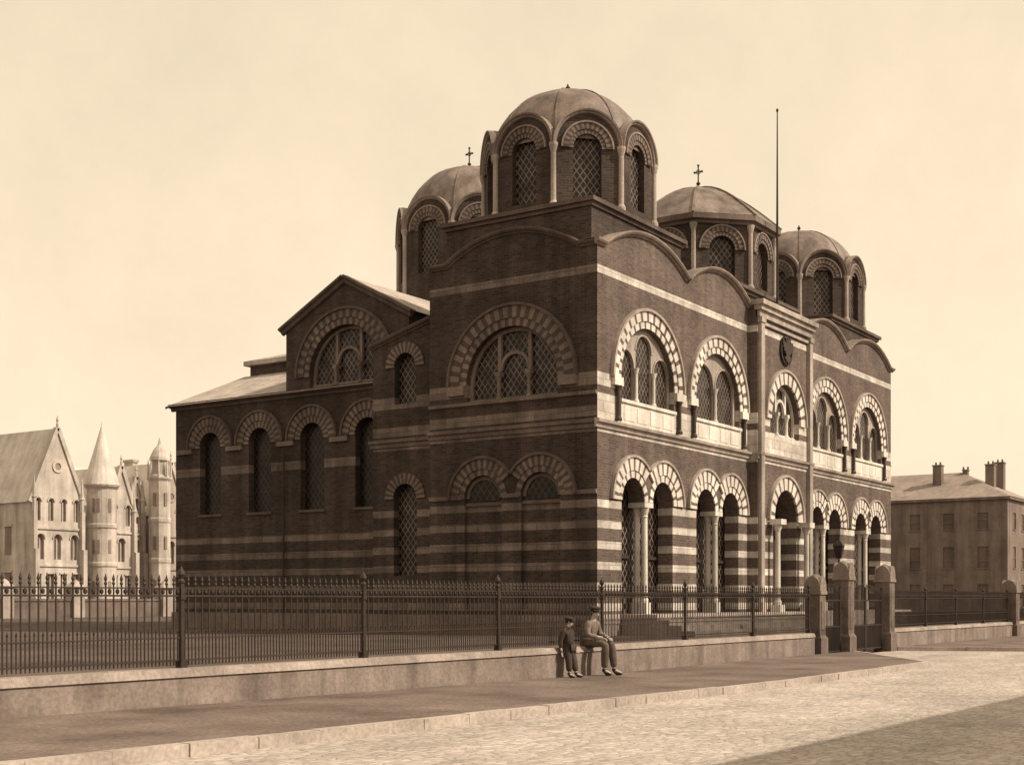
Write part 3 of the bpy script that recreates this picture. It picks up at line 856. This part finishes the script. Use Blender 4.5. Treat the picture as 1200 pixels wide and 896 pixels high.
# ------------------------------------------------------------------ background buildings
M_goth = plain("pale_gothic_stone", .50, var=.3, streak=.32)  # light stone with distance haze put into its colour
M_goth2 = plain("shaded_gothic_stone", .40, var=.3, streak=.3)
M_goroof = plain("pale_slate", .58, var=.22, streak=.2)
M_gwin = plain("hazy_window", .25, var=.25, bump=0)
gb = empty("gothic_building", (19, 56, 0), label="pale stone gothic college building with gables and turrets", category="building")
def gobj(mb, name, mat, parent=gb):
    o = mb.obj(name, mat); o.parent = parent; o.matrix_parent_inverse.translation = -parent.location; return o
def pinn(x, y, z, h=1.6, r=.16):
    mb = MB(); mb.lathe((x, y), [(r, z-1.5), (r, z), (r*1.4, z+.05), (r*1.1, z+.2), (.02, z+h)], 6); gobj(mb, "pinnacle", M_goth)
def gable_block(x0, x1, y0, y1, ez, pz, n=3, mat=None, jig=0):
    mat = mat or M_goth
    fr = Frame((0, y0, 0), (1, 0, 0), (0, -1, 0)); c = (x0+x1)/2; h = (x1-x0)/2
    tp = lambda u: ez+(pz-ez)*(1-abs(u-c)/h)
    us = [x0+(x1-x0)*(i+.5)/n for i in range(n)]
    n2 = max(1, n-1); us2 = [x0+(x1-x0)*(i+.5)/n2 for i in range(n2)]
    lo = [(u, .26, 1.6+jig, 3.3, 'r') for u in us]; mi = [(u, .3, 4.3, 5.7) for u in us2]
    up = [(u, .2, 6.9, min(tp(u)-1.1, 8.2+.6*(abs(u-c) < .3))) for u in us]
    mb = MB(); mb.wall(fr, x0, x1, -.1, 3.8, lo, .25); mb.wall(fr, x0, x1, 3.8, 6.5, mi, .25)
    mb.wall(fr, x0, x1, 6.5, tp, up, .25, extra=[c])
    for x in (x0, x1): mb.poly([(x, y0, -.1), (x, y1, -.1), (x, y1, ez), (x, y0, ez)])
    gobj(mb, "wall", mat)
    for o in lo+mi+up:
        mb = MB(); mb.pane(fr, o, -.2); win = gobj(mb, "window", M_gwin)
        mb = MB(); mb.fbox(fr, o[0]-.03, o[0]+.03, o[2], o[3], -.19, -.1)
        if len(o) == 4: mb.ring(fr, o[0], o[3], o[1]+.02, o[1]+.12, .003, .08, 9, (0,))
        else: mb.fbox(fr, o[0]-.34, o[0]+.34, o[3]+.03, o[3]+.13, .003, .08)
        f = mb.obj("frame", mat); f.parent = win
    for z_ in (3.9, 6.4):
        mb = MB(); mb.fbox(fr, x0, x1, z_-.08, z_+.06, .003, .1); gobj(mb, "string_course", mat)
    if pz > 11.5:
        mb = MB(); mb.ring(fr, c, pz-2.6, .25, .42, .003, .08, 16, (0,), 0, 2*pi); mb.ring(fr, c, pz-2.6, 0, .249, .003, .02, 12, (1,), 0, 2*pi)
        o = mb.obj("roundel", [mat, M_gwin]); o.parent = gb; o.matrix_parent_inverse.translation = -gb.location
    for x in (x0+.12, x1-.12):
        mb = MB(); mb.fbox(fr, x-.16, x+.16, -.1, 5.0, .0, .5); mb.fbox(fr, x-.14, x+.14, 5.0, ez-.6, .0, .3); gobj(mb, "buttress", mat)
        pinn(x, y0-.1, ez+.2)
    mb = MB()
    mb.poly([(x0-.2, y0+.2, ez-.1), (c, y0+.2, pz), (c, y1, pz), (x0-.2, y1, ez-.1)]); mb.poly([(x1+.2, y0+.2, ez-.1), (c, y0+.2, pz), (c, y1, pz), (x1+.2, y1, ez-.1)])
    gobj(mb, "roof", M_goroof)
    mb = MB(); mb.sweep(fr, [(x0-.15, ez-.1), (c-.01, pz)], [(-.12, -.2), (.16, -.2), (.16, .12), (-.12, .12)]); mb.sweep(fr, [(c+.01, pz), (x1+.15, ez-.1)], [(-.12, -.2), (.16, -.2), (.16, .12), (-.12, .12)])
    mb.lathe((c, y0), [(.1, pz), (.1, pz+.3), (.05, pz+.4), (.1, pz+.55), (0, pz+.9)], 6); gobj(mb, "coping", M_goth)
gable_block(21.4, 25.5, 56, 95, 8.2, 13.2, 4)
gable_block(28.5, 30.9, 57.0, 72, 7.7, 11.2, 2, None, .3)
gable_block(30.95, 32.2, 57.6, 72, 8.6, 10.6, 1, M_goth2, -.2)
gable_block(33.9, 36.6, 58.0, 72, 8.0, 12.0, 2, M_goth2)
gable_block(37.4, 41.0, 59.0, 72, 8.0, 12.6, 3)
mb = MB(); mb.box(25.5, 46, 60, 74, -.1, 8.4); gobj(mb, "wall", M_goth2)
mb = MB(); mb.poly([(25.4, 59.8, 8.4), (46, 59.8, 8.4), (46, 66, 11.9), (25.4, 66, 11.9)]); mb.poly([(25.4, 74, 8.4), (46, 74, 8.4), (46, 66, 11.9), (25.4, 66, 11.9)]); mb.poly([(46, 59.8, 8.4), (46, 74, 8.4), (46, 66, 11.9)]); gobj(mb, "roof", M_goroof)
for x in (28.6, 36.9):
    mb = MB(); mb.box(x-.25, x+.25, 64, 65, 10, 12.5); mb.box(x-.32, x+.32, 63.9, 65.1, 12.5, 12.7); gobj(mb, "chimney", M_goth2)
for y in (60, 65, 70, 75, 80):
    mb = MB(); mb.box(20.8, 21.39, y, y+.6, -.1, 7.0); gobj(mb, "buttress", M_goth)
fl_ = Frame((21.4, 0, 0), (0, 1, 0), (-1, 0, 0))
for y in (58.5, 63.2, 68.2, 73.2):
    for zb_ in (1.5, 4.6):
        mb = MB(); mb.fbox(fl_, y-.35, y+.35, zb_, zb_+1.9, -.1, .02); o = gobj(mb, "window", M_gwin)
        mb = MB(); mb.fbox(fl_, y-.45, y+.45, zb_+1.92, zb_+2.06, .003, .1); f = mb.obj("frame", M_goth); f.parent = o
def turret(x, y, r, h, top, dom=False):
    mb = MB(); mb.lathe((x, y), [(r, -.1), (r, h*.4), (r*1.07, h*.41), (r*1.07, h*.43), (r, h*.44), (r, h*.68), (r*1.07, h*.69), (r*1.07, h*.71), (r, h*.72), (r, h-.3), (r*1.18, h-.1), (r*1.18, h), (0, h)], 8 if dom else 20)
    t = gobj(mb, "turret", M_goth)
    mb = MB()
    if dom:
        mb.lathe((x, y), [(r*1.0, h), (r*.8, h+.2), (r*.75, h+1.2), (r*.95, h+1.25), (r*.9, h+1.5), (r*.6, h+2.0), (r*.2, h+2.4), (.05, h+2.8), (0, h+3)], 8)
    else: mb.lathe((x, y), [(r*1.22, h), (r*.62, h+(top-h)*.5), (.03, top), (0, top+.4)], 20)
    o = mb.obj("spire", M_goroof if not dom else M_goth); o.parent = t
    for k in (0, 1, 2):
        A = (-pi/2-.1, -pi/2-.9, pi+.35)[k]
        for zz_ in (h*.2, h*.5, h*.8):
            n = Vector((math.cos(A), math.sin(A), 0)); fr = Frame((x+n.x*r, y+n.y*r, 0), (-n.y, n.x, 0), n)
            mb = MB(); mb.fbox(fr, -.1, .1, zz_, zz_+.95, -.12, .02); o = mb.obj("window", M_gwin); o.parent = t
    if dom:
        for k in range(8):
            A = k*pi/4; mb = MB(); px, py = x+r*1.05*math.cos(A), y+r*1.05*math.sin(A)
            mb.lathe((px, py), [(.09, h), (.09, h+.7), (0, h+1.4)], 5); o = mb.obj("pinnacle", M_goth); o.parent = t
turret(27.3, 56.2, 1.02, 9.6, 13.8)
turret(32.9, 56.6, .78, 10.6, 13.4, True)

e = empty("garden_wall", (-20, 47.5, 0), label="low stone wall along the far edge of the churchyard", category="wall")
mb = MB(); mb.box(0, 56, 0, .4, -.1, 1.5); mb.box(0, 56, -.06, .46, 1.5, 1.65); mb.obj("wall_body", M_stone_d, e)
for px in (33, 38, 45):
    mb = MB(); mb.box(px, px+.8, -.25, .6, -.1, 2.3); mb.hexa([(px-.1, -.35, 2.3), (px+.9, -.35, 2.3), (px+.9, .7, 2.3), (px-.1, .7, 2.3), (px+.35, .1, 2.8), (px+.45, .1, 2.8), (px+.45, .2, 2.8), (px+.35, .2, 2.8)])
    mb.obj("wall_pier", M_goth2, e)

# terrace at the far end of the street
M_tb = banded("distant_brick", [], brick=(.17, .20), var=.25, streak=.3)  # distance haze painted into these lighter brick and window colours
M_tw = plain("distant_window", .15, var=.25, bump=0)
M_tf = plain("distant_window_frame", .21, var=.2, bump=0)
M_tr = plain("distant_slate", .30, var=.25, streak=.2)
tb = empty("terrace_building", (74.3, 6.1, 0), label="plain three storey brick terrace with hipped slate roof and chimneys", category="building")
def tblock(par, x0, x1, y0, y1, h, rh, wy, wx, zr, face=-1):
    def add(mb, nm, mat):
        o = mb.obj(nm, mat); o.parent = par; o.matrix_parent_inverse.translation = -par.location; return o
    fl = Frame((x0, 0, 0), (0, 1, 0), (-1, 0, 0)); ff = Frame((0, y0, 0), (1, 0, 0), (0, -1, 0)); fb_ = Frame((0, y1, 0), (1, 0, 0), (0, 1, 0))
    w = MB()
    for fr, us, a, b in ((fl, wy, y0, y1), (ff, wx, x0, x1), (fb_, wx, x0, x1)):
        zb = -.1
        for i, (s0, s1) in enumerate(zr):
            zt = h if i == len(zr)-1 else (s1+zr[i+1][0])/2
            ops = [(u, .42, s0, s1, 'r') for u in us]
            w.wall(fr, a, b, zb, zt, ops, .1)
            zb = zt
    w.poly([(x1, y0, -.1), (x1, y1, -.1), (x1, y1, h), (x1, y0, h)])
    add(w, "wall", M_tb)
    for fr, us in ((fl, wy), (ff, wx), (fb_, wx)):
        for (s0, s1) in zr:
            for u in us:
                p = MB(); p.pane(fr, (u, .42, s0, s1, 'r'), -.08); win = add(p, "window", M_tw)
                p = MB(); sh = random.uniform(.3, .7)
                p.fbox(fr, u-.42, u+.42, s0+(s1-s0)*sh-.03, s0+(s1-s0)*sh+.03, -.07, -.03)
                p.fbox(fr, u-.5, u+.5, s0-.08, s0-.003, .003, .06)
                f = p.obj("frame", M_tf); f.parent = win
    c = MB(); c.box(x0-.25, x1+.25, y0-.25, y1+.25, h+.001, h+.2); add(c, "cornice", M_tb)
    r = MB(); q = min(x1-x0, y1-y0)/2
    A = [(x0-.3, y0-.3, h+.2), (x1+.3, y0-.3, h+.2), (x1+.3, y1+.3, h+.2), (x0-.3, y1+.3, h+.2)]
    if (y1-y0) > (x1-x0):
        T = [((x0+x1)/2, y0+q, h+rh), ((x0+x1)/2, y1-q, h+rh)]
        r.poly([A[0], A[1], T[0]]); r.poly([A[1], A[2], T[1], T[0]]); r.poly([A[2], A[3], T[1]]); r.poly([A[3], A[0], T[0], T[1]])
    else:
        T = [(x0+q, (y0+y1)/2, h+rh), (x1-q, (y0+y1)/2, h+rh)]
        r.poly([A[0], A[1], T[1], T[0]]); r.poly([A[1], A[2], T[1]]); r.poly([A[2], A[3], T[0], T[1]]); r.poly([A[3], A[0], T[0]])
    add(r, "roof", M_tr)
    return add
add = tblock(tb, 74.3, 84, 6.1, 38, 9.5, 2.7, [8.0+2.7*i for i in range(11)], [76.5, 79.2, 81.9], [(1, 2.8), (4.1, 5.8), (7.2, 8.5)])
def chim(add, x, y, z0, z1, w=.35, l=.7):
    mb = MB(); mb.box(x-w, x+w, y-l/2, y+l/2, z0, z1); mb.box(x-w-.05, x+w+.05, y-l/2-.05, y+l/2+.05, z1+.001, z1+.1)
    for k in (-.18, .18): mb.lathe((x, y+k), [(.09, z1+.1), (.07, z1+.35), (0, z1+.35)], 8)
    add(mb, "chimney", M_tb)
chim(add, 77, 12.3, 9.5, 12.6); chim(add, 79, 10.6, 9.5, 12.3, .25, .4); chim(add, 77.5, 8.2, 9.2, 12.5); chim(add, 80.5, 8.2, 9.2, 12.9)
tb2 = empty("terrace_building", (90, -2, 0), label="lower brick house further along the street", category="building")
add = tblock(tb2, 90, 130, 1, 12, 8.6, 1.8, [3, 6, 9], [92+3*i for i in range(12)], [(1, 2.8), (4.5, 6.2)])
chim(add, 95, 6, 8, 11.0); chim(add, 104, 6, 8, 11.0)
tb3 = empty("terrace_building", (-20, -24.3, 0), label="brick terrace on the opposite side of the street", category="building")
add = tblock(tb3, -24, 62, -34, -24.3, 8.9, .9, [-31, -28], [-22+3.2*i for i in range(26)], [(1, 2.9), (4, 5.7), (6.7, 8.2)])

# ------------------------------------------------------------------ people
M_skin = plain("skin", .45, var=.1, streak=0, bump=.02)
M_coat = plain("dark_wool_coat", .055, var=.35, streak=0, fine=14)
M_coat2 = plain("tweed_jacket", .20, var=.35, streak=0, fine=14)
M_trou = plain("wool_trousers", .12, var=.35, streak=0, fine=14)
M_trou2 = plain("dark_breeches", .075, var=.35, streak=0, fine=14)
M_boot = plain("boot_leather", .03, var=.2, streak=0, rough=.5)
M_hair = plain("dark_hair", .035, var=.3, streak=0)
M_lip = plain("lip", .22, bump=0)
def skin_obj(name, pts, chains, roots, mat, parent, sub=2):
    me = bpy.data.meshes.new(name); bm = bmesh.new(); lay = bm.verts.layers.skin.verify()
    V = {}
    for k, (co, r) in pts.items():
        v = bm.verts.new(co); V[k] = v
        v[lay].radius = (r, r) if not isinstance(r, tuple) else r
        v[lay].use_root = k in roots
    for ch in chains:
        for a, b in zip(ch, ch[1:]): bm.edges.new((V[a], V[b]))
    bm.to_mesh(me); bm.free()
    o = bpy.data.objects.new(name, me); COL.objects.link(o)
    s = o.modifiers.new("s", 'SKIN'); s.use_smooth_shade = True; s.branch_smoothing = .3
    m = o.modifiers.new("u", 'SUBSURF'); m.levels = sub; m.render_levels = sub
    dg = bpy.context.evaluated_depsgraph_get(); dg.update()
    nm = bpy.data.meshes.new_from_object(o.evaluated_get(dg))
    o.modifiers.clear(); o.data = nm; nm.name = name
    nm.materials.clear(); nm.materials.append(mat)
    for p in nm.polygons: p.material_index = 0; p.use_smooth = True
    if parent: o.parent = parent
    return o

def person(loc, rot, s, J, label, coat, trou, wide=1.0):
    e = empty("person", loc, label=label, category="person")
    e.rotation_euler = (0, 0, rot); e.scale = (s*wide, s*wide, s)
    P = {k: (Vector(v)) for k, v in J.items()}
    head = P['head']; f = P['face'].normalized()
    pts = {'pelvis': (P['pelvis'], (.13, .11)), 'waist': (P['waist'], (.125, .1)), 'chest': (P['chest'], (.15, .11)), 'neckb': (P['neck']-Vector((0, 0, .03)), .06),
           'neck': (P['neck']+Vector((0, 0, .05)), .05), 'jaw': (head+f*.03-Vector((0, 0, .045)), (.062, .066)), 'skull': (head+Vector((0, 0, .025))-f*.008, (.076, .09)), 'crown': (head+Vector((0, 0, .085))-f*.012, (.055, .065))}
    ch = [['pelvis', 'waist', 'chest', 'neckb', 'neck', 'jaw', 'skull', 'crown']]
    roots = ['pelvis']
    up = Vector((0, 0, 1)); side = up.cross(f).normalized()
    pts['nose0'] = (head+f*.07+up*.0, .012); pts['nose1'] = (head+f*.1-up*.018, .014); ch.append(['nose0', 'nose1']); roots.append('nose0')
    for sg, n in ((-1, 'a'), (1, 'b')):
        pts['ear0'+n] = (head+side*sg*.072-up*.0, .012); pts['ear1'+n] = (head+side*sg*.08+up*.03, .014); ch.append(['ear0'+n, 'ear1'+n]); roots.append('ear0'+n)
        pts['sh'+n] = (P['sh'+n], .06); pts['el'+n] = (P['el'+n], .042); pts['wr'+n] = (P['wr'+n], .027)
        pl = P['pa'+n]; wr = P['wr'+n]; dirn = (pl-wr).normalized()
        pts['pa'+n] = (pl, (.036, .018))
        ch.append(['chest', 'sh'+n, 'el'+n, 'wr'+n, 'pa'+n])
        pts['hip'+n] = (P['hip'+n], .085); pts['kn'+n] = (P['kn'+n], .058); pts['ca'+n] = (P['kn'+n].lerp(P['an'+n], .3), .056); pts['an'+n] = (P['an'+n], .036); pts['toe'+n] = (P['toe'+n], .03)
        ch.append(['pelvis', 'hip'+n, 'kn'+n, 'ca'+n, 'an'+n, 'toe'+n])
        ac = dirn.cross(up); ac.normalize()
        dn = Vector((0, 0, -1))
        for i in range(4):
            b0 = pl+dirn*.015+ac*(i-1.5)*.02; ln = (.075, .085, .08, .062)[i]
            k = f'f{i}{n}'
            pts[k+'0'] = (b0, .009); pts[k+'1'] = (b0+dirn*ln*.5+dn*.008, .0085); pts[k+'2'] = (b0+dirn*ln*.8+dn*.03, .008); pts[k+'3'] = (b0+dirn*ln*.9+dn*.05, .007)
            ch.append([k+'0', k+'1', k+'2', k+'3']); roots.append(k+'0')
        k = 't'+n; sd = -ac if (ac.x*sg > 0) else ac
        b0 = pl-dirn*.03+sd*.02
        pts[k+'0'] = (b0, .011); pts[k+'1'] = (b0+sd*.03+dirn*.03, .01); pts[k+'2'] = (b0+sd*.035+dirn*.06, .008)
        ch.append([k+'0', k+'1', k+'2']); roots.append(k+'0')
    skin_obj("body", pts, ch, roots, M_skin, e)
    jp = {'p': (P['pelvis']+Vector((0, -.01, -.02)), (.185, .155)), 'w': (P['waist'], (.17, .145)), 'c': (P['chest'], (.20, .15)), 'n': (P['neck']-Vector((0, 0, .03)), .085)}
    jc = [['p', 'w', 'c', 'n']]
    tp = {'p': (P['pelvis']-Vector((0, 0, .01)), (.155, .125))}; tc = []
    for n in 'ab':
        jp['sh'+n] = (P['sh'+n], .085); jp['el'+n] = (P['el'+n], .07); jp['wr'+n] = (P['wr'+n].lerp(P['el'+n], .08), .048)
        jc.append(['c', 'sh'+n, 'el'+n, 'wr'+n])
        tp['h'+n] = (P['hip'+n], .105); tp['k'+n] = (P['kn'+n], .092); tp['m'+n] = (P['kn'+n].lerp(P['an'+n], .5), .085); tp['a'+n] = (P['an'+n]+Vector((0, 0, .04)), .068)
        tc.append(['p', 'h'+n, 'k'+n, 'm'+n, 'a'+n])
        an, to = P['an'+n], P['toe'+n]; fd = Vector((to.x-an.x, to.y-an.y, 0)).normalized()
        bp = {'0': (an+Vector((0, 0, .05)), .05), '1': (Vector((an.x, an.y, .055)), .052), '2': (Vector((to.x, to.y, .045))-fd*.06, (.048, .04)), '3': (Vector((to.x, to.y, .038))+fd*.01, (.042, .032))}
        skin_obj("boot", bp, [['0', '1', '2', '3']], ['1'], M_boot, e)
    skin_obj("jacket", jp, jc, ['p'], coat, e)
    skin_obj("trousers", tp, tc, ['p'], trou, e)
    h = MB()
    h.lathe((0, 0), [(.0, .105), (.05, .1), (.082, .07), (.094, .03), (.09, .0), (.084, -.03)], 14)
    hr = h.obj("hair", M_hair, e, smooth=True); hr.location = head+Vector((0, 0, .022))-f*.016; hr.scale = (.92, 1.02, 1)
    c = MB()
    c.lathe((0, 0), [(0, .06), (.07, .055), (.118, .03), (.112, .005), (.095, -.015)], 16)
    for i in range(8):
        a = -pi/2-.8+1.6*i/8; b = a+.2
        c.poly([(.09*math.cos(a), .09*math.sin(a), -.008), (.15*math.cos(a), .15*math.sin(a), -.025), (.15*math.cos(b), .15*math.sin(b), -.025), (.09*math.cos(b), .09*math.sin(b), -.008)])
    co = c.obj("cap", M_coat, e, smooth=True); co.location = head+Vector((0, 0, .085))-f*.01
    co.rotation_euler = (0.12, 0, math.atan2(f.x, -f.y)*1.0)
    for sg in (-1, 1):
        q = MB(); q.lathe((0, 0), [(0, -.009), (.009, 0), (0, .009)], 8); eo = q.obj("eye", M_hair, e, smooth=True); eo.location = head+f*.086+side*sg*.03+Vector((0, 0, .015))
    q = MB(); q.box(-.022, .022, -.004, .004, -.004, .004); mo = q.obj("mouth", M_lip, e); mo.location = head+f*.093-Vector((0, 0, .055)); mo.rotation_euler = (0, 0, math.atan2(f.x, -f.y))
    return e
man = {'pelvis': (0, .06, .75), 'waist': (0, .03, .89), 'chest': (0, -.03, 1.06), 'neck': (0, -.07, 1.2), 'head': (-.01, -.11, 1.345), 'face': (-.6, -1, -.12),
       'sha': (-.18, -.04, 1.13), 'shb': (.18, -.04, 1.13), 'ela': (-.28, -.05, .87), 'elb': (.27, -.08, .87), 'wra': (-.14, -.25, .83), 'wrb': (.15, -.29, .83), 'paa': (-.1, -.32, .81), 'pab': (.11, -.36, .81),
       'hipa': (-.09, .03, .73), 'hipb': (.09, .03, .73), 'kna': (-.11, -.38, .68), 'knb': (.13, -.4, .69), 'ana': (-.08, -.34, .12), 'anb': (.13, -.46, .12), 'toea': (-.1, -.5, .04), 'toeb': (.16, -.62, .04)}
person((-10.22, YW, 0), .1, .98, man, "man in cap and pale tweed jacket seated on the low wall", M_coat2, M_trou, 1.07)
# the boy stands, hips propped on the coping, weight on nearly straight legs
boy = {'pelvis': (0, -.12, .80), 'waist': (0, -.11, .94), 'chest': (0, -.1, 1.12), 'neck': (0, -.12, 1.27), 'head': (.02, -.15, 1.41), 'face': (.35, -1, -.3),
       'sha': (-.16, -.1, 1.19), 'shb': (.16, -.1, 1.19), 'ela': (-.23, -.04, .95), 'elb': (.23, -.06, .94), 'wra': (-.22, -.06, .74), 'wrb': (.2, -.2, .78), 'paa': (-.22, -.08, .67), 'pab': (.18, -.25, .73),
       'hipa': (-.08, -.13, .77), 'hipb': (.08, -.13, .77), 'kna': (-.09, -.2, .44), 'knb': (.09, -.23, .44), 'ana': (-.1, -.22, .11), 'anb': (.1, -.29, .11), 'toea': (-.14, -.38, .04), 'toeb': (.14, -.45, .04)}
person((-11.3, YW, 0), .0, .80, boy, "boy in cap and dark jacket leaning back against the wall", M_coat, M_trou2, 1.06)

# ------------------------------------------------------------------ sky, sun, camera
el = math.radians(42); az = Vector((.36, -.93)).normalized()
sd = Vector((az.x*math.cos(el), az.y*math.cos(el), math.sin(el)))
w = bpy.data.worlds.new("World"); scene.world = w; w.use_nodes = True
nt = w.node_tree; bg = nt.nodes["Background"]
sky = N(nt, "ShaderNodeTexSky", sky_type='NISHITA'); sky.sun_disc = False
sky.sun_elevation = el; sky.sun_rotation = math.atan2(az.x, az.y); sky.dust_density = 3; sky.air_density = 1.0
bw = N(nt, "ShaderNodeRGBToBW"); nt.links.new(sky.outputs[0], bw.inputs[0])
pw = N(nt, "ShaderNodeMath", operation='POWER'); nt.links.new(bw.outputs[0], pw.inputs[0]); pw.inputs[1].default_value = .3
tc = N(nt, "ShaderNodeTexCoord")
nz = noise(nt, tc.outputs["Generated"], 3.0, 9, .68)
nf = maprange(nt, nz, .3, .7, .88, 1.07)
m2 = N(nt, "ShaderNodeMath", operation='MULTIPLY'); nt.links.new(pw.outputs[0], m2.inputs[0]); nt.links.new(nf, m2.inputs[1])
c = mul_rgb(nt, rgb(nt, (1.0, .83, .60, 1)), m2.outputs[0])
nt.links.new(c, bg.inputs[0]); bg.inputs[1].default_value = .75
sun = bpy.data.lights.new("sun", 'SUN'); sun.energy = 4.8; sun.angle = math.radians(.5); sun.color = (1, .88, .70)
so = bpy.data.objects.new("sun", sun); COL.objects.link(so); so.rotation_euler = sd.to_track_quat('Z', 'Y').to_euler()
cam = bpy.data.cameras.new("camera"); co = bpy.data.objects.new("camera", cam); COL.objects.link(co)
co.location = (-34.62, -20.2, 1.6); co.rotation_euler = (math.radians(90), 0, -math.atan2(.83, .558))
cam.sensor_width = 36; cam.lens = 36*1567/1200; cam.shift_y = 254/1200; cam.clip_end = 4000
scene.camera = co
scene.view_settings.view_transform = 'Standard'; scene.view_settings.look = 'None'; scene.view_settings.exposure = 0
